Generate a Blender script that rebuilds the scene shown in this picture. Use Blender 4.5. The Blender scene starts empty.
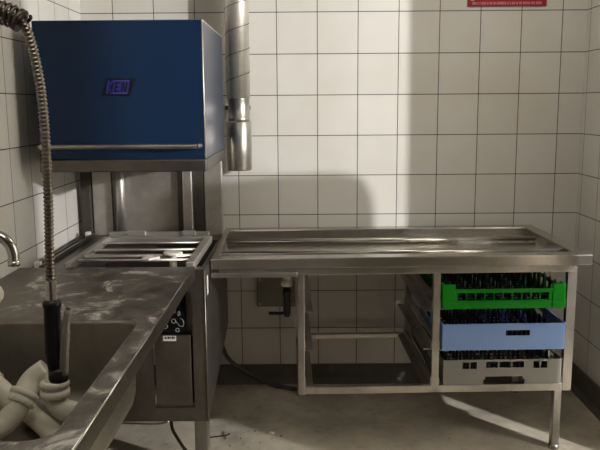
import bpy, bmesh, math, random
from mathutils import Vector, Matrix
random.seed(7)
scene = bpy.context.scene
COL = scene.collection
R = math.radians

# ------------------------------------------------------------------ helpers
class MB:
    """collects shapes; build() links them as ONE mesh object"""
    def __init__(self):
        self.bm = bmesh.new()
    def box(self, x0, x1, y0, y1, z0, z1, bev=0.0, seg=2):
        bm = self.bm
        v = [bm.verts.new((x, y, z)) for x in (x0, x1) for y in (y0, y1) for z in (z0, z1)]
        fs = [bm.faces.new([v[i] for i in q]) for q in ((0, 1, 3, 2), (4, 6, 7, 5), (0, 4, 5, 1), (2, 3, 7, 6), (0, 2, 6, 4), (1, 5, 7, 3))]
        if bev:
            es = list({e for f in fs for e in f.edges})
            bmesh.ops.bevel(bm, geom=es, offset=bev, segments=seg, affect='EDGES', profile=0.5)
        return self
    def prism(self, pts, axis, d0, d1):
        """closed polygon pts (2D) extruded along axis"""
        bm = self.bm
        def P(a, b, d):
            return {'x': (d, a, b), 'y': (a, d, b), 'z': (a, b, d)}[axis]
        A = [bm.verts.new(P(a, b, d0)) for a, b in pts]
        B = [bm.verts.new(P(a, b, d1)) for a, b in pts]
        n = len(pts)
        fs = [bm.faces.new(A), bm.faces.new(B)]
        for i in range(n):
            fs.append(bm.faces.new((A[i], A[(i + 1) % n], B[(i + 1) % n], B[i])))
        bmesh.ops.recalc_face_normals(bm, faces=fs)
        return self
    def tube(self, pts, r, seg=12, caps=True, smooth=True):
        """pts: list of 3D points; r: radius or list of radii"""
        bm = self.bm
        pts = [Vector(p) for p in pts]
        n = len(pts)
        rad = r if isinstance(r, (list, tuple)) else [r] * n
        rings = []
        nrm = None
        for i, p in enumerate(pts):
            if i == 0: t = pts[1] - pts[0]
            elif i == n - 1: t = pts[-1] - pts[-2]
            else:
                t = (pts[i + 1] - p).normalized() + (p - pts[i - 1]).normalized()
            if t.length < 1e-9: t = pts[min(i + 1, n - 1)] - pts[max(i - 1, 0)]
            if t.length < 1e-9: t = Vector((0, 0, 1))
            t.normalize()
            if nrm is None:
                a = Vector((0, 0, 1)) if abs(t.z) < 0.9 else Vector((1, 0, 0))
                nrm = t.cross(a).normalized()
            else:
                nrm = (nrm - t * nrm.dot(t)).normalized()
            b = t.cross(nrm)
            rings.append([bm.verts.new(p + (nrm * math.cos(k * 2 * math.pi / seg) + b * math.sin(k * 2 * math.pi / seg)) * rad[i]) for k in range(seg)])
        fs = []
        for i in range(n - 1):
            for k in range(seg):
                f = bm.faces.new((rings[i][k], rings[i][(k + 1) % seg], rings[i + 1][(k + 1) % seg], rings[i + 1][k]))
                f.smooth = smooth
                fs.append(f)
        if caps:
            fs.append(bm.faces.new(rings[0])); fs.append(bm.faces.new(rings[-1]))
        bmesh.ops.recalc_face_normals(bm, faces=fs)
        return self
    def cyl(self, p0, p1, r, seg=20, r1=None):
        return self.tube([p0, p1], [r, r if r1 is None else r1], seg)
    def panel(self, us, ws, solid, axis, d0, d1, at=lambda a, b: (a, b)):
        """sheet with openings: cells between the breakpoints us x ws, solid(i, j) says which are filled"""
        bm = self.bm
        nu, nw = len(us) - 1, len(ws) - 1
        S = lambda i, j: 0 <= i < nu and 0 <= j < nw and solid(0.5 * (us[i] + us[i + 1]), 0.5 * (ws[j] + ws[j + 1]))
        cache = {}
        def V(i, j, d):
            k = (i, j, d)
            if k not in cache:
                a, b = us[i], ws[j]
                dd = d1 if d else d0
                cache[k] = bm.verts.new({'x': (dd, a, b), 'y': (a, dd, b), 'z': (a, b, dd)}[axis])
            return cache[k]
        fs = []
        for i in range(nu):
            for j in range(nw):
                if not S(i, j): continue
                for d in (0, 1):
                    fs.append(bm.faces.new((V(i, j, d), V(i + 1, j, d), V(i + 1, j + 1, d), V(i, j + 1, d))))
                for di, dj, e in ((-1, 0, ((i, j), (i, j + 1))), (1, 0, ((i + 1, j), (i + 1, j + 1))), (0, -1, ((i, j), (i + 1, j))), (0, 1, ((i, j + 1), (i + 1, j + 1)))):
                    if not S(i + di, j + dj):
                        (a, b), (c, g) = e
                        fs.append(bm.faces.new((V(a, b, 0), V(c, g, 0), V(c, g, 1), V(a, b, 1))))
        bmesh.ops.recalc_face_normals(bm, faces=fs)
        return self
    def build(self, name, mat, parent=None, loc=None, bevel=0.0):
        me = bpy.data.meshes.new(name)
        self.bm.to_mesh(me); self.bm.free()
        o = bpy.data.objects.new(name, me)
        COL.objects.link(o)
        me.materials.append(mat)
        if parent is not None: o.parent = parent
        if loc is not None: o.location = loc
        if bevel:
            m = o.modifiers.new('bevel', 'BEVEL'); m.width = bevel; m.segments = 2; m.limit_method = 'ANGLE'; m.angle_limit = R(40)
        return o

def spline(pts, n=8):
    """Catmull-Rom through pts"""
    P = [Vector(p) for p in pts]
    P = [2 * P[0] - P[1]] + P + [2 * P[-1] - P[-2]]
    out = []
    for i in range(1, len(P) - 2):
        a, b, c, d = P[i - 1:i + 3]
        for k in range(n):
            t = k / n
            out.append(0.5 * ((2 * b) + (c - a) * t + (2 * a - 5 * b + 4 * c - d) * t * t + (3 * b - a - 3 * c + d) * t ** 3))
    out.append(P[-2])
    return out

def tag(o, label, cat, group=None):
    o['label'] = label; o['category'] = cat
    if group: o['group'] = group
    return o
def thing(name, label, cat, loc=(0, 0, 0), rz=0.0, group=None):
    o = bpy.data.objects.new(name, None)
    o.empty_display_size = 0.1
    COL.objects.link(o)
    o.location = loc; o.rotation_euler = (0, 0, rz)
    return tag(o, label, cat, group)
def struct(o):
    o['kind'] = 'structure'
    return o
def rrect(x0, x1, y0, y1, r, n=6):
    out = []
    for cx, cy, a0 in ((x1 - r, y1 - r, 0), (x0 + r, y1 - r, 90), (x0 + r, y0 + r, 180), (x1 - r, y0 + r, 270)):
        for k in range(n + 1):
            a = R(a0 + 90 * k / n)
            out.append((cx + r * math.cos(a), cy + r * math.sin(a)))
    return out

# ------------------------------------------------------------------ materials
def newmat(name):
    m = bpy.data.materials.new(name); m.use_nodes = True
    nt = m.node_tree
    return m, nt, nt.nodes['Principled BSDF']
def N(nt, t, **kw):
    n = nt.nodes.new(t)
    for k, v in kw.items():
        if k in n.inputs: n.inputs[k].default_value = v
        else: setattr(n, k, v)
    return n
def lin(c):
    f = lambda u: u / 12.92 if u <= 0.04045 else ((u + 0.055) / 1.055) ** 2.4
    return (f(c[0] / 255), f(c[1] / 255), f(c[2] / 255), 1)
def ramp(nt, stops):
    r = nt.nodes.new('ShaderNodeValToRGB')
    e = r.color_ramp.elements
    while len(e) < len(stops): e.new(0.5)
    for k, (p, c) in zip(e, stops):
        k.position = p; k.color = c
    return r

def simple(name, rgb, rough=0.5, metal=0.0, noise=0.0, scale=20, bump=0.0, spec=0.5):
    m, nt, b = newmat(name)
    c = lin(rgb)
    b.inputs['Roughness'].default_value = rough
    b.inputs['Metallic'].default_value = metal
    b.inputs['Specular IOR Level'].default_value = spec
    if noise or bump:
        tc = N(nt, 'ShaderNodeTexCoord')
        nz = N(nt, 'ShaderNodeTexNoise', Scale=scale, Detail=5.0)
        nt.links.new(tc.outputs['Object'], nz.inputs['Vector'])
        rp = ramp(nt, [(0.3, tuple(u * (1 - noise) for u in c[:3]) + (1,)), (0.7, tuple(min(1, u * (1 + noise)) for u in c[:3]) + (1,))])
        nt.links.new(nz.outputs['Fac'], rp.inputs['Fac'])
        nt.links.new(rp.outputs['Color'], b.inputs['Base Color'])
        if bump:
            bp = N(nt, 'ShaderNodeBump', Strength=bump, Distance=0.002)
            nt.links.new(nz.outputs['Fac'], bp.inputs['Height'])
            nt.links.new(bp.outputs['Normal'], b.inputs['Normal'])
    else:
        b.inputs['Base Color'].default_value = c
    return m

def steel(name, rgb=(176, 172, 165), rough=0.32, stretch=(3, 60, 60), var=0.12, smudge=0.25, metal=0.96):
    """brushed, used stainless steel"""
    m, nt, b = newmat(name)
    tc = N(nt, 'ShaderNodeTexCoord')
    mp = N(nt, 'ShaderNodeMapping'); mp.inputs['Scale'].default_value = stretch
    nt.links.new(tc.outputs['Object'], mp.inputs['Vector'])
    fine = N(nt, 'ShaderNodeTexNoise', Scale=6.0, Detail=6.0)
    nt.links.new(mp.outputs['Vector'], fine.inputs['Vector'])
    big = N(nt, 'ShaderNodeTexNoise', Scale=5.0, Detail=6.0, Roughness=0.65)
    nt.links.new(tc.outputs['Object'], big.inputs['Vector'])
    c = lin(rgb)
    rp = ramp(nt, [(0.35, tuple(u * (1 - smudge) for u in c[:3]) + (1,)), (0.65, tuple(min(1, u * (1 + smudge * .6)) for u in c[:3]) + (1,))])
    nt.links.new(big.outputs['Fac'], rp.inputs['Fac'])
    nt.links.new(rp.outputs['Color'], b.inputs['Base Color'])
    b.inputs['Metallic'].default_value = metal
    mx = N(nt, 'ShaderNodeMath', operation='MULTIPLY_ADD'); mx.inputs[1].default_value = var * 2; mx.inputs[2].default_value = rough - var
    ad = N(nt, 'ShaderNodeMath', operation='ADD')
    nt.links.new(fine.outputs['Fac'], ad.inputs[0]); nt.links.new(big.outputs['Fac'], ad.inputs[1])
    hf = N(nt, 'ShaderNodeMath', operation='MULTIPLY'); hf.inputs[1].default_value = 0.5
    nt.links.new(ad.outputs[0], hf.inputs[0]); nt.links.new(hf.outputs[0], mx.inputs[0])
    nt.links.new(mx.outputs[0], b.inputs['Roughness'])
    return m

def tiles(name, ax, off_u, off_w):
    """square white wall tiles, 20 cm, narrow dark joints; ax = world axis that runs along the wall"""
    m, nt, b = newmat(name)
    g = N(nt, 'ShaderNodeNewGeometry')
    s = N(nt, 'ShaderNodeSeparateXYZ'); nt.links.new(g.outputs['Position'], s.inputs[0])
    au = N(nt, 'ShaderNodeMath', operation='ADD'); au.inputs[1].default_value = 20.0 - off_u
    aw = N(nt, 'ShaderNodeMath', operation='ADD'); aw.inputs[1].default_value = 20.0 - off_w
    nt.links.new(s.outputs[ax], au.inputs[0]); nt.links.new(s.outputs['Z'], aw.inputs[0])
    cb = N(nt, 'ShaderNodeCombineXYZ'); nt.links.new(au.outputs[0], cb.inputs[0]); nt.links.new(aw.outputs[0], cb.inputs[1])
    br = N(nt, 'ShaderNodeTexBrick', offset=0.0, squash=1.0)
    br.inputs['Scale'].default_value = 1.0
    br.inputs['Brick Width'].default_value = 0.2; br.inputs['Row Height'].default_value = 0.2
    br.inputs['Mortar Size'].default_value = 0.0021; br.inputs['Mortar Smooth'].default_value = 0.15
    br.inputs['Color1'].default_value = lin((222, 219, 213)); br.inputs['Color2'].default_value = lin((216, 213, 206))
    br.inputs['Mortar'].default_value = lin((78, 72, 66))
    nt.links.new(cb.outputs[0], br.inputs['Vector'])
    nz = N(nt, 'ShaderNodeTexNoise', Scale=3.0, Detail=4.0)
    nt.links.new(g.outputs['Position'], nz.inputs['Vector'])
    rp = ramp(nt, [(0.3, lin((246, 243, 238))), (0.7, (1, 1, 1, 1))])
    nt.links.new(nz.outputs['Fac'], rp.inputs['Fac'])
    mx = N(nt, 'ShaderNodeMixRGB', blend_type='MULTIPLY'); mx.inputs[0].default_value = 1.0
    nt.links.new(br.outputs['Color'], mx.inputs[1]); nt.links.new(rp.outputs['Color'], mx.inputs[2])
    nt.links.new(mx.outputs[0], b.inputs['Base Color'])
    b.inputs['Roughness'].default_value = 0.5
    b.inputs['Specular IOR Level'].default_value = 0.2
    bp = N(nt, 'ShaderNodeBump', Strength=0.25, Distance=0.002, invert=True)
    nt.links.new(br.outputs['Fac'], bp.inputs['Height'])
    nt.links.new(bp.outputs['Normal'], b.inputs['Normal'])
    return m

def floor_mat():
    m, nt, b = newmat('worn_grey_floor')
    g = N(nt, 'ShaderNodeNewGeometry')
    a = N(nt, 'ShaderNodeTexNoise', Scale=3.2, Detail=8.0, Roughness=0.65)
    nt.links.new(g.outputs['Position'], a.inputs['Vector'])
    rp = ramp(nt, [(0.3, lin((150, 141, 126))), (0.52, lin((192, 182, 163))), (0.72, lin((220, 210, 190)))])
    nt.links.new(a.outputs['Fac'], rp.inputs['Fac'])
    c = N(nt, 'ShaderNodeTexNoise', Scale=26.0, Detail=6.0, Roughness=0.7)
    nt.links.new(g.outputs['Position'], c.inputs['Vector'])
    r2 = ramp(nt, [(0.28, lin((120, 105, 80))), (0.4, (1, 1, 1, 1))])
    nt.links.new(c.outputs['Fac'], r2.inputs['Fac'])
    mx = N(nt, 'ShaderNodeMixRGB', blend_type='MULTIPLY'); mx.inputs[0].default_value = 0.8
    nt.links.new(rp.outputs['Color'], mx.inputs[1]); nt.links.new(r2.outputs['Color'], mx.inputs[2])
    nt.links.new(mx.outputs[0], b.inputs['Base Color'])
    b.inputs['Roughness'].default_value = 0.55
    bp = N(nt, 'ShaderNodeBump', Strength=0.25, Distance=0.003)
    nt.links.new(c.outputs['Fac'], bp.inputs['Height']); nt.links.new(bp.outputs['Normal'], b.inputs['Normal'])
    return m

def worktop_mat():
    """stainless top dulled by limescale smears and scratches"""
    m, nt, b = newmat('scuffed_worktop_steel')
    tc = N(nt, 'ShaderNodeTexCoord')
    mp = N(nt, 'ShaderNodeMapping'); mp.inputs['Scale'].default_value = (1.0, 0.75, 1); mp.inputs['Rotation'].default_value = (0, 0, R(24))
    nt.links.new(tc.outputs['Object'], mp.inputs['Vector'])
    a = N(nt, 'ShaderNodeTexNoise', Scale=9.0, Detail=10.0, Roughness=0.68, Distortion=0.6)
    nt.links.new(mp.outputs['Vector'], a.inputs['Vector'])
    rp = ramp(nt, [(0.34, lin((84, 79, 72))), (0.48, lin((122, 116, 108))), (0.56, lin((144, 138, 130))), (0.65, lin((232, 226, 218)))])
    nt.links.new(a.outputs['Fac'], rp.inputs['Fac'])
    nt.links.new(rp.outputs['Color'], b.inputs['Base Color'])
    b.inputs['Metallic'].default_value = 0.5
    r2 = ramp(nt, [(0.38, (0.34, 0.34, 0.34, 1)), (0.62, (0.6, 0.6, 0.6, 1))])
    nt.links.new(a.outputs['Fac'], r2.inputs['Fac']); nt.links.new(r2.outputs['Color'], b.inputs['Roughness'])
    return m

M = {}
M['tile_back'] = tiles('white_tiles_back', 'X', 0.0, 0.1)
M['tile_left'] = tiles('white_tiles_left', 'Y', 0.015, 0.1)
M['tile_right'] = tiles('white_tiles_right', 'Y', -0.05, 0.1)
M['floor'] = floor_mat()
M['base'] = simple('dark_grey_base', (92, 86, 76), 0.6, noise=0.12, scale=18)
M['paint'] = simple('off_white_paint', (200, 197, 190), 0.8)
M['paint_front'] = simple('grey_paint', (120, 117, 110), 0.8)
M['steel'] = steel('brushed_steel')
M['steel_v'] = steel('brushed_steel_upright', stretch=(60, 60, 3))
M['steel_dark'] = steel('dark_stained_steel', (126, 121, 113), 0.4)
M['steel_table'] = steel('table_steel', (186, 181, 173), 0.22, smudge=0.12, var=0.05, metal=0.93)
M['steel_back'] = steel('chamber_steel', (196, 191, 182), 0.45, stretch=(60, 60, 3), metal=0.75)
M['worktop'] = worktop_mat()
M['bowl'] = steel('sink_bowl_steel', (146, 141, 132), 0.42)
M['duct'] = steel('duct_steel', (222, 218, 210), 0.47, stretch=(40, 40, 6), smudge=0.1)
M['sleeve'] = steel('sleeve_steel', (180, 175, 166), 0.36, stretch=(60, 60, 2), smudge=0.3, var=0.1)
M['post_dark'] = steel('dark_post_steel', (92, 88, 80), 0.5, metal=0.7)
M['chrome'] = simple('chrome', (205, 203, 198), 0.12, 1.0)
M['hose'] = simple('hose_steel', (132, 126, 115), 0.28, 1.0)
M['hose_core'] = simple('hose_core_dark', (44, 40, 36), 0.6)
M['lever'] = simple('dull_lever_metal', (148, 142, 132), 0.5, 0.5)
M['spring'] = simple('spring_steel', (96, 90, 82), 0.35, 0.9)
M['black'] = simple('black_rubber', (15, 15, 15), 0.42)
M['black_gloss'] = simple('black_panel', (12, 12, 13), 0.3)
M['blue'] = simple('blue_enamel', (24, 46, 76), 0.17, noise=0.04, scale=4, spec=0.22)
_b = M['blue'].node_tree.nodes['Principled BSDF']; _b.inputs['Sheen Weight'].default_value = 0.35; _b.inputs['Sheen Roughness'].default_value = 0.35
M['white_plastic'] = simple('white_plastic', (226, 222, 210), 0.45)
M['icon'] = simple('pale_print', (165, 165, 160), 0.6)
M['display'] = simple('blue_display', (52, 52, 120), 0.3)
M['logo_black'] = simple('badge_black', (6, 7, 12), 0.4)
M['logo_blue'] = simple('badge_blue', (50, 48, 140), 0.4)
M['logo_pale'] = simple('badge_pale_blue', (80, 84, 140), 0.4)
M['red'] = simple('red_sign', (150, 14, 30), 0.4)
M['pink'] = simple('pale_red_print', (205, 120, 124), 0.5)
M['green'] = simple('green_plastic', (6, 132, 20), 0.35, spec=0.25)
M['green_shaded'] = simple('shaded_green_plastic', (4, 28, 12), 0.16)  # rack green darkened: shade inside the basket put into the peg colour
M['pale_blue'] = simple('light_blue_plastic', (128, 158, 212), 0.4)
M['blue_shaded'] = simple('shaded_blue_plastic', (14, 24, 56), 0.16)  # rack blue darkened for its pegs, inside shade painted in
M['grey_plastic'] = simple('grey_plastic', (136, 133, 127), 0.5)
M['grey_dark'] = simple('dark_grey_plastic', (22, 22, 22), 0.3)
M['pvc'] = simple('cream_pvc', (238, 231, 212), 0.4, noise=0.06, scale=9)
M['cable'] = simple('grey_cable', (74, 70, 64), 0.5)
M['box'] = steel('cover_plate_steel', (120, 116, 106), 0.5)
M['scrap'] = simple('white_scrap', (225, 220, 208), 0.7)
M['dirt'] = simple('dark_debris', (40, 32, 24), 0.8)
M['blocker'] = simple('blocker_grey', (120, 118, 112), 0.7)

# ------------------------------------------------------------------ room
XL, XR, H = -0.958, 1.518, 2.6
YF = -4.7
XO = 4.3
struct(MB().box(XL - 0.1, XO, YF - 0.1, 0.1, -0.1, 0.0).build('floor', M['floor']))
struct(MB().box(XL - 0.1, XO + 0.1, YF - 0.1, 0.1, H, H + 0.1).build('ceiling', M['paint']))
struct(MB().box(XL - 0.1, XO + 0.1, 0.0, 0.1, 0.0, H).build('wall_back', M['tile_back']))
struct(MB().box(XL - 0.1, XL, YF, 0.0, 0.0, H).build('wall_left', M['tile_left']))
DY0, DY1, DH = -2.10, -0.98, 2.25          # doorway in the right wall
struct(MB().panel([YF, DY0, DY1, 0.0], [0.0, DH, H], lambda u, w: not (DY0 < u < DY1 and w < DH), 'x', XR, XR + 0.1).build('wall_right', M['tile_right']))
struct(MB().box(XL - 0.1, XO, YF - 0.1, YF, 0.0, H).build('wall_front', M['paint_front']))
struct(MB().box(XO, XO + 0.1, YF - 0.1, 0.0, 0.0, H).build('wall_outer', M['paint']))
def skirting(name, pts):
    mb = MB()
    if name.endswith('back'):
        mb.prism([(0, 0), (0, 0.102), (-0.008, 0.102), (-0.012, 0.03), (-0.03, 0.0)], 'x', XL, XR)
    elif name.endswith('left'):
        mb.prism([(XL, 0), (XL, 0.102), (XL + 0.008, 0.102), (XL + 0.012, 0.03), (XL + 0.03, 0.0)], 'y', YF, 0.0)
    else:
        mb.prism([(XR, 0), (XR, 0.13), (XR - 0.008, 0.13), (XR - 0.012, 0.03), (XR - 0.03, 0.0)], 'y', DY1, 0.0)
    return struct(mb.build(name, M['base']))
for s in ('baseboard_back', 'baseboard_left', 'baseboard_right'): skirting(s, None)

# ------------------------------------------------------------------ hood dishwasher
dw = thing('hood_dishwasher', 'tall pass-through dishwasher with raised blue hood and steel body against left wall', 'dishwasher', (-0.56, -0.58, 0))
def dwb(mb, name, mat, parent=None, **k):
    o = mb.build(name, mat, None, **k)
    p = parent or dw
    o.parent = p
    off = Vector((0.56, 0.58, 0)) if p is dw else Vector((0, 0, 0))
    o.location = off
    return o
# hood: open-bottomed box, blue outside
HX0, HX1, HY0, HY1, HZ0, HZ1 = -0.872, -0.244, -0.92, -0.24, 1.205, 1.764
mb = MB()
mb.box(HX0, HX1, HY0, HY0 + 0.012, 1.252, HZ1, 0.004)
mb.box(HX1 - 0.012, HX1, HY0 + 0.012, HY1, 1.252, HZ1 - 0.001, 0.003)
mb.box(HX0, HX0 + 0.012, HY0 + 0.012, HY1, 1.252, HZ1 - 0.001, 0.003)
mb.box(HX0 + 0.012, HX1 - 0.012, HY1 - 0.012, HY1, 1.252, HZ1 - 0.001, 0.003)
mb.box(HX0 + 0.01, HX1 - 0.01, HY0 + 0.01, HY1 - 0.01, HZ1 - 0.012, HZ1 - 0.001)
hood = dwb(mb, 'hood', M['blue'])
mb = MB()   # steel skirt round the hood's lower edge, and bright corner beads
mb.box(HX0 - 0.002, HX1 + 0.002, HY0 - 0.003, HY0 + 0.02, HZ0, 1.251, 0.004)
mb.box(HX1 - 0.02, HX1 + 0.003, HY0 + 0.02, HY1, HZ0, 1.251, 0.004)
mb.box(HX0 - 0.003, HX0 + 0.02, HY0 + 0.02, HY1, HZ0, 1.251, 0.004)
mb.box(HX0 + 0.02, HX1 - 0.02, HY1 - 0.02, HY1, HZ0, 1.251, 0.004)
mb2 = MB(); mb2.tube([(HX1 - 0.001, HY0 + 0.001, 1.256), (HX1 - 0.001, HY0 + 0.001, HZ1 - .004)], 0.003, 8); mb2.tube([(HX1 - 0.001, HY0 + 0.003, HZ1 - .001), (HX1 - 0.001, HY1, HZ1 - .001)], 0.0025, 8)
dwb(mb2, 'edge_bead', M['duct'], hood)
o = dwb(mb, 'hood_skirt', M['steel_dark'], hood)
mb = MB()
hz = 1.303
mb.tube(spline([(-0.858, HY0 + 0.004, hz), (-0.862, HY0 - 0.03, hz), (-0.845, HY0 - 0.05, hz), (-0.80, HY0 - 0.052, hz), (-0.32, HY0 - 0.052, hz), (-0.28, HY0 - 0.05, hz), (-0.262, HY0 - 0.03, hz), (-0.266, HY0 + 0.004, hz)], 6), 0.0095, 12)
o = dwb(mb, 'hood_handle', M['steel'], hood)
# maker's badge on the hood front
mb = MB()
lx0, lx1, lz0, lz1, sk = -0.640, -0.522, 1.486, 1.553, 0.016
yb = HY0 - 0.0005
mb.prism([(lx0, lz0), (lx1, lz0), (lx1 + sk + 0.012, lz1), (lx0 + sk + 0.012, lz1)], 'y', yb - 0.003, yb)
badge = dwb(mb, 'badge', M['logo_black'], hood); badge.scale = (0.85, 1, 0.96); badge.location = (-0.078, 0, 0.062)
def slant(x, z): return (x + (z - lz0) * 0.24, z)
def strokes(mb, pl, d0, d1):
    for (x0, x1, z0, z1) in pl:
        mb.prism([slant(x0, z0), slant(x1, z0), slant(x1, z1), slant(x0, z1)], 'y', d0, d1)
mb = MB()
a, b = lz0 + 0.008, lz1 - 0.006
strokes(mb, [(-0.600, -0.532, a, b)], yb - 0.0042, yb - 0.0031)
for (p, q) in (((-0.622, a), (-0.622, b)),):
    strokes(mb, [(-0.627, -0.619, a, b)], yb - 0.0042, yb - 0.0031)
mid = (a + b) / 2                                    # the K, drawn in blue on black
mb.prism([(-0.619 + .24 * (mid - lz0) - .002, mid - 0.004), (-0.598 + .24 * (b - lz0), b), (-0.606 + .24 * (b - lz0), b), (-0.619 + .24 * (mid - lz0) - .002, mid + 0.006)], 'y', yb - 0.0042, yb - 0.0031)
mb.prism([(-0.619 + .24 * (mid - lz0) + .002, mid + 0.003), (-0.619 + .24 * (mid - lz0) + .002, mid - 0.008), (-0.606, a), (-0.599, a)], 'y', yb - 0.0042, yb - 0.0031)
dwb(mb, 'badge_field', M['logo_blue'], badge)
mb = MB()                                            # E and N, dark on the blue field
L = [(-0.592, -0.586, a + .008, b - .008), (-0.586, -0.570, a + .008, a + .014), (-0.586, -0.572, mid - .003, mid + .003), (-0.586, -0.570, b - .014, b - .008),
     (-0.563, -0.557, a + .008, b - .008), (-0.544, -0.538, a + .008, b - .008)]
strokes(mb, L, yb - 0.0052, yb - 0.0043)
p1, p2, p3, p4 = slant(-0.557, b - .008), slant(-0.549, b - .008), slant(-0.544, a + .008), slant(-0.550, a + .008)
mb.prism([p1, p4, p3, (p1[0] + 0.004, p1[1])], 'y', yb - 0.0052, yb - 0.0043)
dwb(mb, 'badge_letters', M['logo_black'], badge)
for z0_, z1_ in ((b - .004, b - .001), (a + .001, a + .004)):
    mb = MB(); strokes(mb, [(-0.598, -0.534, z0_, z1_)], yb - 0.0052, yb - 0.0043)
    dwb(mb, 'badge_trim', M['logo_pale'], badge)

# body: front sheet with openings, sides, top flange round a dark tank
BX0, BX1, BY0, BY1, BT = -0.872, -0.252, -0.98, -0.18, 0.838
FB = 0.228
mb = MB()
us = [BX0, -0.463, -0.306, BX1]; ws = [FB, 0.284, 0.752, BT]
mb.panel(us, ws, lambda u, w: not (-0.463 < u < -0.306 and 0.284 < w < 0.752), 'y', BY0, BY0 + 0.012)
for x in (BX0, BX1 - 0.012):
    mb.prism([(BY0 + 0.012, FB), (BY1, 0.385), (BY1, BT), (BY0 + 0.012, BT)], 'x', x, x + 0.012)
mb.box(BX0 + 0.012, BX1 - 0.012, BY1 - 0.012, BY1, 0.385, BT)
TX0, TX1, TY0, TY1 = -0.80, -0.270, -0.93, -0.36
mb.panel([BX0 + .0121, TX0, TX1, BX1 - .0121], [BY0 + .0121, TY0, TY1, BY1 - .0121], lambda u, w: not (TX0 < u < TX1 and TY0 < w < TY1), 'z', BT - 0.012, BT - 0.0005)
body = dwb(mb, 'body', M['steel_dark'])
mb = MB()
mb.panel([TX0, TX1], [0.56, BT - 0.012], lambda u, w: True, 'y', TY0 - 0.004, TY0)
mb.panel([TX0, TX1], [0.56, BT - 0.012], lambda u, w: True, 'y', TY1, TY1 + 0.004)
mb.panel([TY0, TY1], [0.56, BT - 0.012], lambda u, w: True, 'x', TX0 - 0.004, TX0)
mb.panel([TY0, TY1], [0.56, BT - 0.012], lambda u, w: True, 'x', TX1, TX1 + 0.004)
mb.box(TX0, TX1, TY0, TY1, 0.555, 0.56)
dwb(mb, 'wash_tank', M['bowl'], body)
mb = MB(); mb.tube([(BX1 - 0.003, BY0 - 0.002, FB), (BX1 - 0.003, BY0 - 0.001, BT)], 0.0035, 8)
dwb(mb, 'corner_bead', M['steel_dark'], body)
mb = MB(); mb.tube(spline([(BX0, BY0 - 0.004, FB), (-0.6, BY0 - 0.004, FB - 0.004), (-0.46, BY0 - 0.004, FB - 0.008), (-0.41, BY0 - 0.004, FB + 0.002)], 6), 0.004, 8)
dwb(mb, 'bottom_lip', M['steel'], body)
# access door and the control recess above it
mb = MB(); mb.box(-0.4555, -0.3155, BY0 + 0.004, BY0 + 0.02, 0.291, 0.578, 0.003)
door = dwb(mb, 'access_door', M['steel_dark'])
mb = MB(); mb.box(-0.421, -0.371, BY0 + 0.0015, BY0 + 0.0045, 0.556, 0.576)
st = dwb(mb, 'sticker', M['white_plastic'], door)
mb = MB()
for k, (x, w) in enumerate(((-0.414, .004), (-0.407, .003), (-0.401, .006), (-0.392, .003), (-0.386, .005), (-0.379, .003))):
    mb.box(x, x + w, BY0 + 0.0005, BY0 + 0.0018, 0.564, 0.574)
dwb(mb, 'sticker_print', M['black_gloss'], st)
mb = MB(); mb.box(-0.463, -0.306, BY0 + 0.05, BY0 + 0.055, 0.284, 0.752)
mb.box(-0.463, -0.306, BY0 + 0.013, BY0 + 0.05, 0.748, 0.752)
dwb(mb, 'recess', M['black_gloss'])
mb = MB()
pt = [(BY0 + 0.006, 0.590), (BY0 + 0.012, 0.585), (BY0 + 0.046, 0.742), (BY0 + 0.038, 0.745)]
mb.prism(pt, 'x', -0.462, -0.334)
ctrl = dwb(mb, 'control_panel', M['black_gloss'])
def on_ctrl(x, z, out=0.001):
    t = (z - 0.590) / 0.155
    return Vector((x, BY0 + 0.006 + 0.032 * t - out, z))
def ring(mb, pts, r=0.0013):
    mb.tube([on_ctrl(x, z) for x, z in pts] + [on_ctrl(*pts[0])], r, 6, caps=False)
circ = lambda cx, cz, r, n=14, sx=1.0: [(cx + sx * r * math.cos(2 * math.pi * k / n), cz + r * math.sin(2 * math.pi * k / n)) for k in range(n)]
mb = MB(); ring(mb, [(-0.386, .664), (-0.374, .664), (-0.374, .680), (-0.386, .680)])
dwb(mb, 'button', M['icon'], ctrl)
mb = MB(); ring(mb, [(-0.402, .652), (-0.393, .650), (-0.395, .666), (-0.402, .668)])
dwb(mb, 'button', M['icon'], ctrl)
mb = MB(); ring(mb, [(-0.363, .652), (-0.355, .655), (-0.357, .668), (-0.363, .666)])
dwb(mb, 'button', M['icon'], ctrl)
mb = MB(); ring(mb, circ(-0.380, .632, .008)); mb.tube([on_ctrl(-0.372, .632), on_ctrl(-0.355, .612), on_ctrl(-0.343, .612), on_ctrl(-0.340, .625), on_ctrl(-0.346, .638), on_ctrl(-0.356, .642)], 0.0013, 6)
dwb(mb, 'dial', M['icon'], ctrl)
mb = MB(); ring(mb, circ(-0.412, .612, .008)); dwb(mb, 'button', M['icon'], ctrl)
mb = MB(); ring(mb, circ(-0.365, .598, .007)); dwb(mb, 'button', M['icon'], ctrl)
mb = MB(); mb.tube([on_ctrl(-0.372, .702, 0), on_ctrl(-0.372, .702, .003)], 0.009, 14)
dwb(mb, 'display', M['display'], ctrl)
# legs
for (x, y, zt) in ((-0.285, BY0 + 0.035, FB), (-0.84, BY0 + 0.035, FB), (-0.40, BY1 - 0.03, 0.385), (-0.84, BY1 - 0.03, 0.385)):
    mb = MB(); mb.box(x - 0.027, x + 0.027, y - 0.027, y + 0.027, 0.02, zt + 0.02, 0.003); mb.cyl((x, y, 0), (x, y, 0.03), 0.02)
    dwb(mb, 'leg', M['steel_v'])
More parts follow.
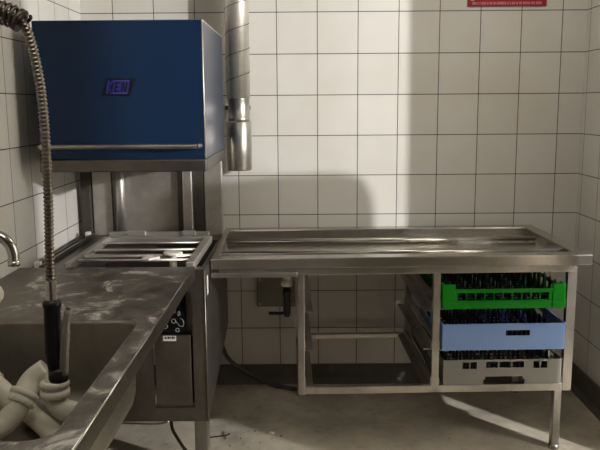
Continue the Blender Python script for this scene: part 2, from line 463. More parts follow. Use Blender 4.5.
# back of the wash chamber: rear sheet, posts, lift tube
mb = MB(); mb.box(-0.88, -0.262, -0.20, -0.185, 0.8375, 1.30)
dwb(mb, 'back_sheet', M['steel_back'])
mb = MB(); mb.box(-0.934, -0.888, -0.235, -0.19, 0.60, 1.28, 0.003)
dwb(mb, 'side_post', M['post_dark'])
mb = MB(); mb.box(-0.884, -0.790, -0.215, -0.201, 0.8375, 1.28, 0.003)
dwb(mb, 'light_cover_sheet', M['steel_back'])
mb = MB(); mb.cyl((-0.742, -0.245, 0.8375), (-0.742, -0.245, 1.28), 0.021)
dwb(mb, 'lift_tube', M['duct'])
for xa, xb in ((-0.782, -0.772), (-0.475, -0.450)):
    mb = MB(); mb.box(xa, xb, -0.225, -0.201, 0.8375, 1.28)
    dwb(mb, 'chamber_seam', M['steel_dark'])
mb = MB(); mb.box(-0.447, -0.402, -0.245, -0.201, 0.8375, 1.28, 0.004)
dwb(mb, 'guide_post', M['duct'])
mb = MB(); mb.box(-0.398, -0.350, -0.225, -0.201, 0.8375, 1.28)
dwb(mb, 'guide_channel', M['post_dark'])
mb = MB(); mb.box(-0.346, -0.262, -0.222, -0.201, 0.80, 1.28, 0.003)
dwb(mb, 'side_sheet', M['steel_back'])
# rack track on the tank
track_z = 0.868
mb = MB()
mb.box(-0.780, -0.756, -0.985, -0.42, BT, track_z, 0.003)
mb.box(-0.322, -0.290, -0.985, -0.42, BT, track_z, 0.003)
mb.box(-0.756, -0.322, -0.45, -0.42, BT + 0.004, track_z, 0.003)
mb.box(-0.77, -0.31, -0.38, -0.36, BT, track_z + 0.012, 0.003)
track = dwb(mb, 'rack_track', M['duct'])
for y, r in ((-0.545, .005), (-0.70, .006), (-0.83, .009), (-0.905, .006)):
    mb = MB(); mb.cyl((-0.75, y, track_z - 0.008), (-0.32 if r != .006 else -0.30, y, track_z - 0.008), r, 10)
    dwb(mb, 'cross_rod', M['duct'], track)
for xa, xb in ((-0.68, -0.60), (-0.43, -0.37)):
    mb = MB(); mb.box(xa, xb, -0.395, -0.380, track_z - .005, track_z + .02, .002)
    dwb(mb, 'track_hook', M['duct'], track)
mb = MB()
mb.tube([(-0.395, -0.845, .872), (-0.395, -0.845, .880)], [0.040, 0.036], 24); mb.cyl((-0.395, -0.845, .76), (-0.395, -0.845, .872), .014)
mb.prism([(-0.50, -0.935), (-0.485, -0.86), (-0.475, -0.90), (-0.435, -0.905), (-0.47, -0.945)], 'z', 0.866, 0.874)
mb.box(-0.50, -0.30, -0.86, -0.83, 0.80, 0.815, 0.004)
dwb(mb, 'wash_arm', M['white_plastic'])
# guide rail beside the left wall
mb = MB()
mb.box(-0.925, -0.872, -0.975, -0.24, 0.79, 0.800, 0.002); mb.box(-0.925, -0.919, -0.975, -0.24, 0.80, 0.842); mb.box(-0.884, -0.872, -0.975, -0.24, 0.80, 0.856, 0.002)
rail = dwb(mb, 'wall_side_rail', M['steel_dark'])
for y in (-0.29, -0.955):
    mb = MB(); mb.box(-0.905, -0.880, y - 0.012, y + 0.012, 0.80, 0.868, 0.004)
    dwb(mb, 'rail_stop', M['white_plastic'], rail)
mb = MB(); mb.tube(spline([(-0.415, -0.90, 0.25), (-0.415, -0.90, 0.17), (-0.397, -0.90, 0.125), (-0.362, -0.90, 0.066), (-0.31, -0.91, 0.014), (-0.28, -0.93, 0.008)], 8), 0.007, 8)
dwb(mb, 'drain_hose', M['cable'])
mb = MB(); mb.box(BX1 - 0.0005, BX1 + 0.0015, BY0 + 0.05, BY0 + 0.075, 0.725, 0.80)
dwb(mb, 'tape_strip', M['white_plastic'])

# ------------------------------------------------------------------ outfeed table with rack shelves
TR = R(1.35)
tb = thing('outfeed_table', 'long stainless landing table with raised rim and rack slides beneath, right of dishwasher', 'table', (-0.245, -0.846, 0), TR)
W, D, Z = 1.532, 0.745, 0.85
def prof(y0, y1):   # not used twice: section of the tray across its depth
    return None
mb = MB()
s = 0.821; t = 0.003
us = [0, 0.026, W - 0.055, W]; ws_ = [0, 0.062, D - 0.075, D]
# rim flange, inner walls, tray surface, outer lips
mb.panel(us, ws_, lambda u, w: not (us[1] < u < us[2] and ws_[1] < w < ws_[2]), 'z', Z - t, Z)
mb.box(us[1], us[2], ws_[1], ws_[2], s - t, s)
mb.box(us[1] - t, us[2] + t, ws_[1] - t, ws_[1], s - t, Z - t); mb.box(us[1] - t, us[2] + t, ws_[2], ws_[2] + t, s - t, Z - t)
mb.box(us[1] - t, us[1], ws_[1], ws_[2], s - t, Z - t); mb.box(us[2], us[2] + t, ws_[1], ws_[2], s - t, Z - t)
mb.box(0, W, 0, 0.012, Z - 0.042, Z - t, 0.0); mb.box(0, W, D - t, D, Z - 0.042, Z - t)
mb.box(0, t, 0.012, D - t, Z - 0.042, Z - t); mb.box(W - t, W, 0.012, D - t, Z - 0.042, Z - t)
top = mb.build('tabletop', M['steel_table'], tb, bevel=0.0015)
for y, x0, x1, hgt in ((0.44, 0.032, 1.45, 0.025), (0.165, 0.032, 1.478, 0.024)):
    mb = MB()
    mb.tube([(x0, y, s + hgt - 0.010), (x1, y, s + hgt - 0.010)], 0.011, 14); mb.box(x0, x1 - .03, y - .006, y + .006, s, s + hgt - 0.010)
    mb.build('guide_rail', M['steel_table'], top)
mb = MB(); mb.box(0.03, W - 0.06, 0.020, 0.055, Z - 0.075, Z - 0.045, 0.002); mb.box(0.03, W - 0.06, D - 0.05, D - 0.02, Z - 0.075, Z - 0.045)
mb.box(0.0, 0.343, -0.003, 0.02, 0.772, 0.792, 0.002)
mb.build('top_beam', M['steel'], tb)
PZ0, PZ1 = 0.262, 0.792
YP0, YP1 = 0.034, 0.062
for (x0, x1) in ((0.344, 0.372), (0.898, 0.928), (1.449, 1.487)):
    for (y0, y1) in ((YP0, YP1), (0.700, 0.728)):
        mb = MB(); mb.box(x0, x1, y0, y1, PZ0, PZ1, 0.002)
        mb.build('post', M['steel_v'], tb)
mb = MB(); mb.box(0.372, 1.449, YP0, YP1 - .002, PZ0, PZ0 + 0.032, 0.002)
mb.build('front_rail', M['steel'], tb)
mb = MB(); mb.box(0.372, 1.449, 0.700, 0.726, 0.280, 0.306, 0.002)
mb.build('rear_rail', M['steel'], tb)
for (x0, x1) in ((0.344, 0.370), (0.900, 0.926)):
    mb = MB(); mb.box(x0, x1, YP1, 0.700, PZ0 + .004, PZ0 + 0.030, 0.002)
    mb.build('side_rail', M['steel'], tb)
def slide(xw, direction, z):
    """angle profile: upright web against the post, ledge towards the bay"""
    m_ = MB()
    if direction > 0:
        m_.box(xw, xw + 0.003, YP0 + .004, 0.728, z, z + 0.035); m_.box(xw + .003, xw + 0.034, YP0 + .004, 0.728, z - 0.003, z)
    else:
        m_.box(xw - 0.003, xw, YP0 + .004, 0.728, z, z + 0.035); m_.box(xw - 0.034, xw - .003, YP0 + .004, 0.728, z - 0.003, z)
    m_.build('rack_slide', M['steel'], tb)
for z in (0.617, 0.452):
    slide(0.3725, 1, z); slide(0.8975, -1, z)
for z in (0.621, 0.4465):
    slide(0.9285, 1, z); slide(1.4485, -1, z)
slide(0.3725, 1, 0.296); slide(0.8975, -1, 0.296)
slide(0.9285, 1, 0.2925); slide(1.4485, -1, 0.2925)
for (x0, x1, y0, y1) in ((1.416, 1.449, 0.034, 0.068), (1.437, 1.472, 0.65, 0.685), (0.35, 0.385, 0.65, 0.685)):
    mb = MB(); mb.box(x0, x1, y0, y1, 0.012, PZ0 + .003, 0.003); mb.cyl(((x0 + x1) / 2, (y0 + y1) / 2, 0), ((x0 + x1) / 2, (y0 + y1) / 2, 0.02), 0.022)
    mb.build('leg', M['steel_v'], tb)

def table_pt(x, y, z):
    c, s_ = math.cos(TR), math.sin(TR)
    return (-0.245 + c * x - s_ * y, -0.846 + s_ * x + c * y, z)

# ------------------------------------------------------------------ dishwasher racks
RW, RD = 0.494, 0.494
def rack(name, label, cat, loc, mat, mat_in, h, openings, lip, corner=None, notch=None, pegs=(9, 9, .06), base=0.03, RW=0.494):
    """moulded basket: four walls with openings, lip, floor plate, peg insert"""
    r = thing(name, label, cat, loc, TR, 'dishwasher racks on the table slides')
    def breaks(vals, a, b): return sorted(set([a, b] + [v for q in vals for v in q]))
    us = breaks([(o[0], o[1]) for o in openings] + ([(notch[0], notch[1]), (notch[0] - .008, notch[1] + .008)] if notch else []), 0.0, RW)
    ws = breaks([(o[2], o[3]) for o in openings] + ([(0, notch[2]), (0, notch[2] * .6)] if notch else []), 0.0, h)
    def solid(u, w):
        for o in openings:
            if o[0] < u < o[1] and o[2] < w < o[3]: return False
        if notch:
            if notch[0] < u < notch[1] and w < notch[2]: return False
            if notch[0] - .008 < u < notch[1] + .008 and w < notch[2] * .6: return False
        return True
    mb = MB()
    mb.panel(us, ws, solid, 'y', 0.0, 0.004); mb.panel(us, ws, solid, 'y', RD - 0.004, RD)
    usd = [0.004 + u * (RD - .008) / RW for u in us]
    sd = lambda u, w: solid((u - .004) * RW / (RD - .008), w)
    mb.panel(usd, ws, sd, 'x', 0.0, 0.004); mb.panel(usd, ws, sd, 'x', RW - 0.004, RW)
    wall = mb.build('basket_wall', mat, r)
    mb = MB()
    e = lip
    mb.box(-e, RW + e, -e, 0.004, h - 0.006, h, 0.002); mb.box(-e, RW + e, RD - .004, RD + e, h - 0.006, h, 0.002)
    mb.box(-e, 0.004, 0.004, RD - .004, h - 0.006, h, 0.002); mb.box(RW - .004, RW + e, 0.004, RD - .004, h - 0.006, h, 0.002)
    mb.build('rim', mat, r)
    if corner:
        cw, ch = corner
        for (x0, x1) in ((-e, cw), (RW - cw, RW + e)):
            for (y0, y1) in ((-e, 0.012), (RD - 0.012, RD + e)):
                mb = MB(); mb.box(x0, x1, y0, y1, 0.0, h + ch, 0.004); 
                xx = (x0, x0 + .014) if x0 < 0.1 else (x1 - .014, x1)
                yy = (y1, y1 + cw - .02) if y0 < 0.1 else (y0 - cw + .02, y0)
                mb.box(xx[0], xx[1], yy[0], yy[1], 0.0, h + ch, 0.003)
                mb.build('corner', mat, r)
    mb = MB()
    n = 11
    for k in range(n):      # open lattice floor
        p = 0.006 + k * (RW - .022) / (n - 1)
        mb.box(p, p + .010, 0.0045, RD - .0045, base - .012, base - .005); mb.box(0.0045, RW - .0045, p, p + .010, base - .012, base - .0052)
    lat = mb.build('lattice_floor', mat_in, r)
    nx, ny, ph = pegs
    peg = None
    for i in range(nx):
        for j in range(ny):
            x = 0.03 + i * (RW - .06) / (nx - 1); y = 0.03 + j * (RD - .06) / (ny - 1)
            if peg is None:
                mb = MB(); mb.tube([(0, 0, base - .006), (0, 0, base + ph * .9), (0, 0, base + ph)], [.008, .006, .002], 6)
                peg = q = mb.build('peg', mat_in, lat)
            else:
                q = peg.copy(); COL.objects.link(q); q.parent = lat
            q.location = (x, y, 0)
    return r
g0 = 0.058
gw = (RW - 2 * g0) / 10
gops = [(g0 + k * gw + .0015, g0 + (k + 1) * gw - .0015, 0.036, 0.067) for k in range(10)]
gr = rack('dish_rack', 'bright green rack with square side openings on the top slides, above the blue one', 'dish rack', table_pt(0.9385, 0.030, 0.622), M['green'], M['green_shaded'], 0.083, gops, 0.004, (0.05, 0.020), None, (8, 8, .085), RW=0.499)
mb = MB(); mb.box(-0.004, RW + .004, -0.006, 0.001, 0.030, 0.034, 0.0015); mb.build('front_moulding', M['green'], gr)
br = rack('dish_rack', 'light blue solid-sided rack with one hand slot on the middle slides, under the green one', 'dish rack', table_pt(0.9380, 0.024, 0.4475), M['pale_blue'], M['blue_shaded'], 0.112, [(0.262, 0.362, 0.060, 0.084)], 0.004, None, None, (8, 8, .07), 0.02, RW=0.506)
yr = rack('dish_rack', 'grey rack with small openings, lowest of the three under the table', 'dish rack', table_pt(0.9475, 0.034, 0.2945), M['grey_plastic'], M['grey_dark'], 0.108, [
    (0.080, 0.108, 0.068, 0.098), (0.113, 0.140, 0.068, 0.098), (0.178, 0.228, 0.072, 0.098), (0.234, 0.282, 0.072, 0.098), (0.288, 0.338, 0.072, 0.098), (0.376, 0.402, 0.068, 0.098), (0.408, 0.434, 0.068, 0.098)], 0.002, None, (0.176, 0.334, 0.034), (8, 8, .07), 0.045)

# ------------------------------------------------------------------ sink bench
sb = thing('sink_bench', 'scuffed stainless sink bench in left foreground with a deep bowl', 'sink', (-0.62, -1.86, 0))
OFF = Vector((0.62, 1.86, 0))
def sbb(mb, name, mat, parent=None, bevel=0):
    o = mb.build(name, mat, parent or sb, bevel=bevel)
    if parent is None: o.location = OFF
    return o
SX0, SX1, SY0, SY1, SZ = -0.953, -0.288, -2.78, -0.986, 0.85
OX0, OX1, OY0, OY1 = -0.86, -0.343, -2.437, -1.672
mb = MB()
bm = mb.bm
outer = [(SX0, SY0), (SX1, SY0), (SX1, SY1), (SX0, SY1)]
inner = rrect(OX0, OX1, OY0, OY1, 0.055, 8)
edges = []
for loop in (outer, inner):
    vs = [bm.verts.new((x, y, SZ)) for x, y in loop]
    for i in range(len(vs)): edges.append(bm.edges.new((vs[i], vs[(i + 1) % len(vs)])))
bmesh.ops.triangle_fill(bm, use_beauty=True, edges=edges)
for f in bm.faces:
    if f.normal.z < 0: f.normal_flip()
mb.box(SX0, SX1 - .006, SY1 - 0.004, SY1, SZ - 0.06, SZ - .0005)
mb.box(SX0, SX1 - .006, SY0, SY0 + 0.004, SZ - 0.085, SZ - .0005)
mb.box(SX0, SX0 + .004, SY0 + .004, SY1 - .004, SZ - 0.085, SZ - .0005)
sbb(mb, 'worktop', M['worktop'])
mb = MB(); mb.box(SX1 - 0.006, SX1, SY0, SY1, SZ - 0.042, SZ - 0.0005)
sbb(mb, 'apron', M['steel_dark'])  # darker steel than the worktop puts the apron's shade into its colour
mb = MB(); mb.tube([(SX1 - 0.003, SY0, SZ + .001), (SX1 - 0.003, SY1, SZ + .001)], 0.0026, 10)
sbb(mb, 'edge_bead', M['chrome'])
mb = MB(); bm = mb.bm
levels = [(0.0, SZ), (0.004, SZ - 0.012), (0.010, 0.66), (0.018, 0.625), (0.045, 0.602), (0.10, 0.598)]
rings = []
for ins, z in levels:
    rings.append([bm.verts.new((x, y, z)) for x, y in rrect(OX0 + ins, OX1 - ins, OY0 + ins, OY1 - ins, 0.055, 8)])
fs = []
for a_, b_ in zip(rings, rings[1:]):
    n = len(a_)
    for i in range(n):
        f = bm.faces.new((a_[i], a_[(i + 1) % n], b_[(i + 1) % n], b_[i])); f.smooth = True; fs.append(f)
fs.append(bm.faces.new(rings[-1]))
bmesh.ops.recalc_face_normals(bm, faces=fs)
bowl = mb.build('sink_bowl', M['bowl'], sb); bowl.location = OFF
sm = bowl.modifiers.new('sheet', 'SOLIDIFY'); sm.thickness = 0.002; sm.offset = -1
for (x, y) in ((-0.925, -1.05), (-0.925, -2.74), (-0.325, -2.74)):
    mb = MB(); mb.box(x - .018, x + .018, y - .018, y + .018, 0.0, SZ - .004, 0.003)
    sbb(mb, 'leg', M['steel_v'])

# ------------------------------------------------------------------ pre-rinse tap
pr = thing('rinse_tap', 'pre-rinse tap with ribbed metal hose and black spray grip hanging over the sink', 'tap', (-0.905, -2.1, SZ))
def prb(mb, name, mat, parent=None):
    o = mb.build(name, mat, parent or pr)
    if parent is None: o.location = Vector((0.905, 2.1, -SZ))
    return o
mb = MB(); mb.cyl((-0.905, -2.1, SZ), (-0.905, -2.1, SZ + .05), .03); mb.cyl((-0.905, -2.1, SZ + .05), (-0.905, -2.1, 1.53), .016)
mb.cyl((-0.905, -2.1, 1.00), (-0.905, -2.1, 1.12), .026); mb.cyl((-0.905, -2.1, 1.5), (-0.905, -2.1, 1.56), .022)
prb(mb, 'riser', M['chrome'])
hosepath = spline([(-0.905, -2.1, 1.55), (-0.88, -2.11, 1.63), (-0.80, -2.12, 1.69), (-0.70, -2.13, 1.70), (-0.60, -2.14, 1.675), (-0.52, -2.145, 1.650), (-0.478, -2.15, 1.636), (-0.4545, -2.15, 1.625), (-0.440, -2.15, 1.605), (-0.430, -2.15, 1.565), (-0.4225, -2.15, 1.515), (-0.418, -2.15, 1.465), (-0.4165, -2.15, 1.382), (-0.4185, -2.15, 1.256), (-0.4225, -2.15, 1.16), (-0.425, -2.15, 1.078)], 12)
def resample(P, step):
    out = [P[0].copy()]; acc = 0.0
    for a_, b_ in zip(P, P[1:]):
        d = (b_ - a_).length
        while acc + d >= step:
            tt = (step - acc) / d
            a_ = a_ + (b_ - a_) * tt; out.append(a_.copy()); d = (b_ - a_).length; acc = 0.0
        acc += d
    return out
mb = MB()
hp = resample(hosepath, 0.0021)
mb.tube(hp, [0.0105 if i % 4 in (0, 1) else 0.0085 for i in range(len(hp))], 12)
hose = prb(mb, 'hose', M['hose'])
# coil spring round the upper part of the hose
mb = MB()
sp = [p for p in resample(hosepath, 0.002) if p.x < -0.447 and p.z > 1.55]
coil = []
nrm = Vector((0, 1, 0)); turn = 0.0
for i, p in enumerate(sp):
    tdir = (sp[min(i + 1, len(sp) - 1)] - sp[max(i - 1, 0)]).normalized()
    b_ = tdir.cross(nrm).normalized()
    for k in range(2):
        ang = turn
        coil.append(p + (nrm * math.cos(ang) + b_ * math.sin(ang)) * 0.0215 + tdir * 0.001 * k)
        turn += 2 * math.pi / 12
mb.tube(coil, 0.0036, 7)
prb(mb, 'spring', M['spring'])
mb = MB()
mb.tube([(-0.458, -2.15, 1.627), (-0.450, -2.15, 1.622)], [0.0245, 0.0245], 20)
prb(mb, 'spring_end', M['spring'])
mb = MB()
mb.tube([(-0.425, -2.15, 1.082), (-0.425, -2.15, 1.074), (-0.425, -2.15, 1.074), (-0.425, -2.15, 1.050), (-0.425, -2.15, 1.050), (-0.425, -2.15, 1.038)], [.0105, .0125, .0115, .0115, .0125, .0125], 12, smooth=False)
prb(mb, 'ferrule', M['chrome'])
mb = MB()
mb.tube([(-0.425, -2.15, 1.040), (-0.425, -2.15, 1.036), (-0.425, -2.15, 1.028), (-0.425, -2.15, 1.023), (-0.4255, -2.15, 1.018), (-0.4275, -2.15, 0.97), (-0.4285, -2.15, 0.925), (-0.4260, -2.15, 0.90), (-0.4235, -2.15, 0.875)], [.012, .0195, .0205, .0195, .0178, .0176, .0178, .018, .0175], 18)
grip = prb(mb, 'spray_grip', M['black'])
mb = MB()
mb.tube([(-0.421, -2.15, 0.884), (-0.420, -2.151, 0.878), (-0.4195, -2.152, 0.862), (-0.419, -2.153, 0.855), (-0.419, -2.153, 0.853)], [.0165, .0215, .022, .0195, .012], 20)
prb(mb, 'spray_head', M['black'])
mb = MB()
mb.tube(spline([(-0.3875, -2.155, 1.022), (-0.391, -2.157, 1.005), (-0.397, -2.160, 0.96), (-0.4025, -2.160, 0.91), (-0.406, -2.158, 0.872)], 5), [.0045] * 3 + [.0078] * 6 + [.0098] * 12, 10)
mb.tube([(-0.3875, -2.155, 1.018), (-0.3875, -2.155, 1.026)], .0055, 10)
mb.tube([(-0.406, -2.158, 0.885), (-0.418, -2.152, 0.875)], .006, 8)
prb(mb, 'trigger_lever', M['lever'])
mb = MB()
mb.tube(spline([(-0.905, -2.08, 1.06), (-0.84, -2.065, 1.10), (-0.72, -2.055, 1.155), (-0.62, -2.05, 1.172), (-0.575, -2.05, 1.163), (-0.553, -2.05, 1.147), (-0.5425, -2.05, 1.125), (-0.5415, -2.05, 1.096)], 7), .0125, 16)
mb.tube([(-0.5415, -2.05, 1.104), (-0.5415, -2.05, 1.0925)], .0137, 16)
prb(mb, 'spout', M['chrome'])
mb = MB()
mb.tube([(-0.632, -2.05, 1.025), (-0.596, -2.05, 1.025), (-0.580, -2.05, 1.025), (-0.5745, -2.05, 1.025)], [.016, .021, .020, .012], 18)
mb.tube([(-0.905, -2.09, 1.06), (-0.78, -2.06, 1.03), (-0.632, -2.05, 1.025)], .008, 10)
prb(mb, 'knob', M['white_plastic'])

# ------------------------------------------------------------------ loose waste pipes in the bowl
def pipe_thing(name, label, path, r, nuts=(), smooth_n=8, seam=False):
    c = sum((Vector(p) for p in path), Vector()) / len(path)
    t_ = thing(name, label, 'pipe', (c.x, c.y, min(p[2] for p in path) - r), 0, 'loose waste pipes in the sink')
    P = spline(path, smooth_n) if len(path) > 2 else [Vector(p) for p in path]
    inner_p = list(reversed(P))
    mb = MB(); mb.tube(P + inner_p, [r] * len(P) + [r * .88] * len(P), 24, caps=False)
    off = -Vector(t_.location)
    o = mb.build('tube', M['pvc'], t_); o.location = off
    if seam:
        a_, b_ = P[0], P[-1]; d = (b_ - a_).normalized(); side = d.cross(Vector((0, 0, 1))).normalized()
        up = side.cross(d).normalized()
        q = (up * .92 - side * .38).normalized() * r
        mb = MB(); mb.tube([a_ + q, b_ + q], .0016, 6); o = mb.build('seam', M['pvc'], t_); o.location = off
    for (p, d, rr, ln) in nuts:
        p = Vector(p); d = Vector(d).normalized()
        mb = MB()
        mb.tube([p - d * ln, p - d * ln * .9, p - d * ln * .15, p - d * ln * .1, p + d * ln * .1, p + d * ln * .15, p + d * ln * .9, p + d * ln], [rr * .92, rr, rr, rr * .93, rr * .93, rr * 1.05, rr * 1.05, rr * .95], 26)
        for k in range(14):
            an = 2 * math.pi * k / 14
            s1 = d.orthogonal().normalized(); s2 = d.cross(s1)
            w = (s1 * math.cos(an) + s2 * math.sin(an)) * rr
            mb.tube([p - d * ln * .8 + w, p - d * ln * .25 + w], .0016, 6)
        o = mb.build('union_nut', M['pvc'], t_); o.location = off
    return t_
pa = pipe_thing('waste_pipe', 'cream plastic trap bend with ribbed nut, leftmost pipe in the sink', [(-0.676, -1.988, 0.660), (-0.642, -1.949, 0.660), (-0.613, -1.926, 0.690), (-0.600, -1.902, 0.720), (-0.585, -1.875, 0.750), (-0.551, -1.863, 0.775)], .0295, [((-0.602, -1.908, 0.715), (0.013, 0.025, 0.030), .036, .018)])
mb = MB(); mb.tube(spline([(-0.688, -1.885, 0.750), (-0.660, -1.897, 0.733), (-0.616, -1.920, 0.702)], 6), .0255, 22); mb.tube([(-0.702, -1.879, 0.760), (-0.680, -1.888, 0.746)], .030, 22)
o = mb.build('branch', M['pvc'], pa); o.location = -Vector(pa.location)
pipe_thing('waste_pipe', 'straight cream plastic pipe with a seam lying low across the sink bottom', [(-0.640, -1.795, 0.632), (-0.440, -2.032, 0.632)], .0255, seam=True)
pipe_thing('waste_pipe', 'cream plastic elbow with union nut right under the black spray head', [(-0.501, -1.939, 0.790), (-0.502, -1.950, 0.765), (-0.506, -1.950, 0.735), (-0.485, -1.956, 0.706), (-0.451, -1.942, 0.687), (-0.395, -1.947, 0.668)], .0265, [((-0.502, -1.951, 0.757), (0.02, -0.05, -1), .0345, .021)])

# ------------------------------------------------------------------ ventilation duct
du = thing('exhaust_duct', 'vertical spiral-seamed steel duct on the tiled wall right of the blue hood', 'duct', (-0.184, -0.125, 1.13))
DXY = (-0.183, -0.125)
def dub(mb, name, mat):
    o = mb.build(name, mat, du); o.location = (0.184, 0.125, -1.13); return o
mb = MB(); mb.cyl((DXY[0], DXY[1], 1.485), (DXY[0], DXY[1], H - .002), 0.0575, 40)
dub(mb, 'spiral_pipe', M['duct'])
mb = MB()
hel = []
n = 40
zz = 1.50; a0 = 0
while zz < 2.3:
    hel.append((DXY[0] + .0575 * math.cos(a0), DXY[1] + .0575 * math.sin(a0), zz)); a0 += 2 * math.pi / n; zz += 0.112 / n
mb.tube(hel, .0018, 6)
dub(mb, 'spiral_seam', M['cable'])
mb = MB(); mb.tube([(DXY[0], DXY[1], 1.378), (DXY[0], DXY[1], 1.38), (DXY[0], DXY[1], 1.392), (DXY[0], DXY[1], 1.394), (DXY[0], DXY[1], 1.48), (DXY[0], DXY[1], 1.487)], [.052, .054, .054, .0525, .0525, .055], 40)
dub(mb, 'collar', M['sleeve'])
mb = MB(); mb.tube([(DXY[0], DXY[1], 1.140), (DXY[0], DXY[1], 1.146), (DXY[0], DXY[1], 1.370), (DXY[0], DXY[1], 1.376)], [.056, .060, .060, .056], 40)
dub(mb, 'end_sleeve', M['sleeve'])
mb = MB(); mb.box(DXY[0] - .07, DXY[0] + .05, -0.066, -0.001, 1.43, 1.45); 
dub(mb, 'wall_bracket', M['steel_dark'])

# ------------------------------------------------------------------ small wall and floor things
mb = MB(); mb.box(0.931, 1.317, -0.006, -0.0005, 1.919, 2.14, 0.001)
sg = mb.build('sign', M['red']); tag(sg, 'red sign with pale print high on the tiled back wall', 'sign')
mb = MB()
x = 0.955
while x < 1.285:
    w = random.uniform(.004, .011); mb.box(x, x + w, -0.0075, -0.0061, 1.927, 1.940); x += w + random.choice((.0015, .0015, .005))
mb.build('small_print', M['pink'], sg)
mb = MB(); mb.prism([(0.945, 1.948), (0.962, 1.946), (0.968, 1.96), (0.95, 1.962)], 'y', -0.0075, -0.0061)
mb.build('corner_mark', M['white_plastic'], sg)
mb = MB(); mb.box(-0.116, 0.086, -0.045, -0.0005, 0.427, 0.585, 0.004)
bx = mb.build('junction_box', M['box']); tag(bx, 'square grey steel cover box on the wall under the table, behind the valve', 'box')
for sx in (-0.10, 0.07):
    for sz in (0.57, 0.442):
        mb = MB(); mb.cyl((sx, -0.0455, sz), (sx, -0.048, sz), .005, 10); mb.build('screw', M['steel'], bx)


vx, vy = 0.046, -0.40
vt = thing('drain_valve', 'black drain valve with lever hanging from a white fitting under the table', 'valve', (vx, vy, 0.44))
def vb(mb, name, mat):
    o = mb.build(name, mat, vt); o.location = (-vx, -vy, -0.44); return o
mb = MB(); mb.tube([(vx, vy, 0.626), (vx, vy, 0.63), (vx, vy, 0.655), (vx, vy, 0.656), (vx, vy, 0.672), (vx, vy, 0.8175)], [.024, .027, .027, .023, .023, .023], 20)
vb(mb, 'white_fitting', M['white_plastic'])
mb = MB(); mb.tube([(vx, vy, 0.628), (vx, vy, 0.612), (vx, vy, 0.61), (vx, vy, 0.585), (vx, vy, 0.58), (vx, vy, 0.535), (vx, vy, 0.53), (vx, vy, 0.50), (vx, vy, 0.48)], [.014, .014, .019, .019, .015, .015, .018, .017, .012], 16)
mb.tube([(vx - .016, vy - .003, 0.505), (vx + .016, vy - .003, 0.505)], .012, 12)
vb(mb, 'valve_body', M['black'])
mb = MB(); mb.tube(spline([(vx, vy - .012, 0.505), (vx - .012, vy - .016, 0.502), (vx - .03, vy - .016, 0.500), (vx - .085, vy - .016, 0.501)], 5), [.005] * 8 + [.0075] * 8, 10)
vb(mb, 'lever', M['black'])

mb = MB(); mb.tube(spline([(-0.31, -0.17, 0.40), (-0.29, -0.12, 0.24), (-0.255, -0.07, 0.145), (-0.165, -0.055, 0.075), (-0.09, -0.06, 0.035), (-0.025, -0.075, 0.0125), (0.09, -0.13, 0.0125), (0.2, -0.18, 0.0125)], 10), 0.0105, 12)
cb = mb.build('power_cable', M['cable']); tag(cb, 'thick dark grey cable running from behind the dishwasher along the wall base', 'cable')

mb = MB(); mb.prism([(-0.196, -0.606), (-0.182, -0.618), (-0.165, -0.614), (-0.150, -0.598), (-0.160, -0.592), (-0.175, -0.602)], 'z', 0.8212, 0.8245)
tag(mb.build('food_scrap', M['scrap']), 'small white scrap lying on the left end of the steel table', 'scrap')
mb = MB(); mb.tube(spline([(-0.295, -0.655, .004), (-0.26, -0.645, .005), (-0.225, -0.635, .004), (-0.21, -0.62, .006)], 4), .003, 6); mb.tube([(-0.235, -0.637, .004), (-0.24, -0.60, .005)], .002, 6); mb.tube([(-0.232, -0.637, .004), (-0.222, -0.67, .005)], .002, 6)
tag(mb.build('twig', M['dirt']), 'thin dark twig on the lit floor beside the dishwasher leg', 'twig')
crumbs = [(-0.10, -0.585, .006), (-0.045, -0.61, .004), (-0.16, -0.66, .005), (-0.02, -0.66, .005), (0.02, -0.64, .006), (-0.20, -0.73, .006), (-0.07, -0.70, .004), (-0.12, -0.75, .005)]
mb = MB()
for (x, y, r_) in crumbs:
    r_ *= .65
    mb.prism([(x + r_ * random.uniform(.6, 1.4) * math.cos(a_), y + r_ * random.uniform(.6, 1.4) * math.sin(a_)) for a_ in (0, 1.2, 2.5, 3.8, 5.1)], 'z', 0.0002, r_ * .7)
cr = mb.build('floor_crumbs', M['dirt']); tag(cr, 'dark crumbs scattered on the lit patch of floor', 'crumbs'); cr['kind'] = 'stuff'
mb = MB(); mb.prism([(-0.035, -0.612), (-0.02, -0.618), (-0.012, -0.606), (-0.028, -0.60)], 'z', 0.0002, 0.006)
tag(mb.build('paper_scrap', M['scrap']), 'tiny white scrap on the floor in front of the table frame', 'scrap')

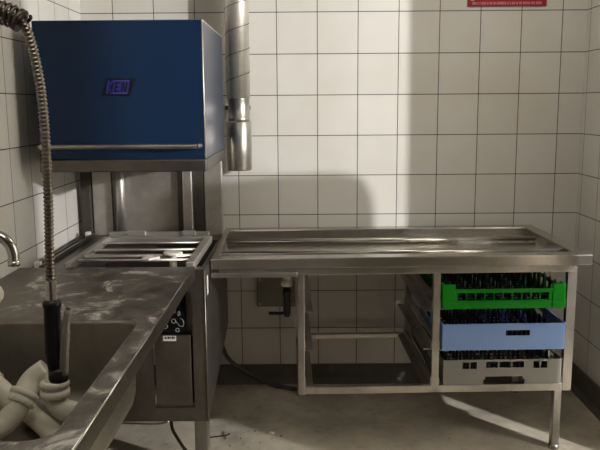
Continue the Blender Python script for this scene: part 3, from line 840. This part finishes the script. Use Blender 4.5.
# added, unseen trolley in the right doorway, shaped to cast the back wall's shadow
mb = MB()
prof_t = [(-1.714, 0.14), (-1.714, 1.47), (-1.70, 1.495), (-1.66, 1.50), (-1.40, 1.475), (-1.25, 1.44), (-1.19, 1.413), (-1.17, 1.385), (-1.153, 1.354), (-1.143, 1.30), (-1.143, 1.25), (-1.165, 1.05), (-1.175, 0.14)]
tr = thing('shadow_blocker', 'added unseen grey trolley with rounded top parked in the doorway', 'blocker', (1.55, -1.41, 0))
mb.prism(prof_t, 'x', 1.50, 1.56)
o = mb.build('cover', M['blocker'], tr); o.location = (-1.55, 1.41, 0)
for y in (-1.66, -1.18):
    mb = MB(); mb.tube([(1.53, y, .05), (1.56, y, .05)], .05, 18); mb.box(1.535, 1.555, y - .012, y + .012, .05, .1398)
    o = mb.build('blocker_castor', M['black'], tr); o.location = (-1.55, 1.41, 0)

# ------------------------------------------------------------------ light
def light(name, kind, loc, energy, col, **k):
    d = bpy.data.lights.new(name, kind); d.energy = energy; d.color = col
    for a_, v in k.items(): setattr(d, a_, v)
    o = bpy.data.objects.new(name, d); COL.objects.link(o); o.location = loc
    return o
light('corridor_lamp', 'POINT', (3.29, -2.985, 1.90), 585, (0.99, 0.985, 1.0), shadow_soft_size=0.04)
cl = light('ceiling_light', 'AREA', (0.95, -0.85, 2.57), 6, (1.0, 0.96, 0.86), shape='RECTANGLE', size=0.6, size_y=0.6)
light('front_fill', 'AREA', (-0.2, -2.7, 2.57), 7.5, (1.0, 0.96, 0.88), shape='RECTANGLE', size=1.0, size_y=1.0)  # added fill that lifts the shaded front, no lamp known here
w = bpy.data.worlds.new('World'); scene.world = w; w.use_nodes = True
w.node_tree.nodes['Background'].inputs['Color'].default_value = (0.5, 0.47, 0.42, 1)
w.node_tree.nodes['Background'].inputs['Strength'].default_value = 0.05

# ------------------------------------------------------------------ camera
cam = bpy.data.cameras.new('camera'); cam.sensor_width = 36.0; cam.lens = 36.0 * 727.79 / 600; cam.clip_start = 0.02
co = bpy.data.objects.new('camera', cam); COL.objects.link(co)
rt, up, fw = Vector((0.99997343, 0.00111603, -0.00720329)), Vector((0.00692691, 0.16219253, 0.98673482)), Vector((-0.00226955, 0.9867585, -0.16218049))
co.matrix_world = Matrix(((rt.x, up.x, -fw.x, 0.1168), (rt.y, up.y, -fw.y, -3.6768), (rt.z, up.z, -fw.z, 1.4497), (0, 0, 0, 1)))
scene.camera = co
scene.view_settings.view_transform = 'Standard'
scene.view_settings.look = 'None'
scene.view_settings.exposure = 0.0
scene.view_settings.gamma = 1.0
scene.view_settings.use_curve_mapping = False
scene.cycles.use_denoising = True
scene.cycles.max_bounces = 8
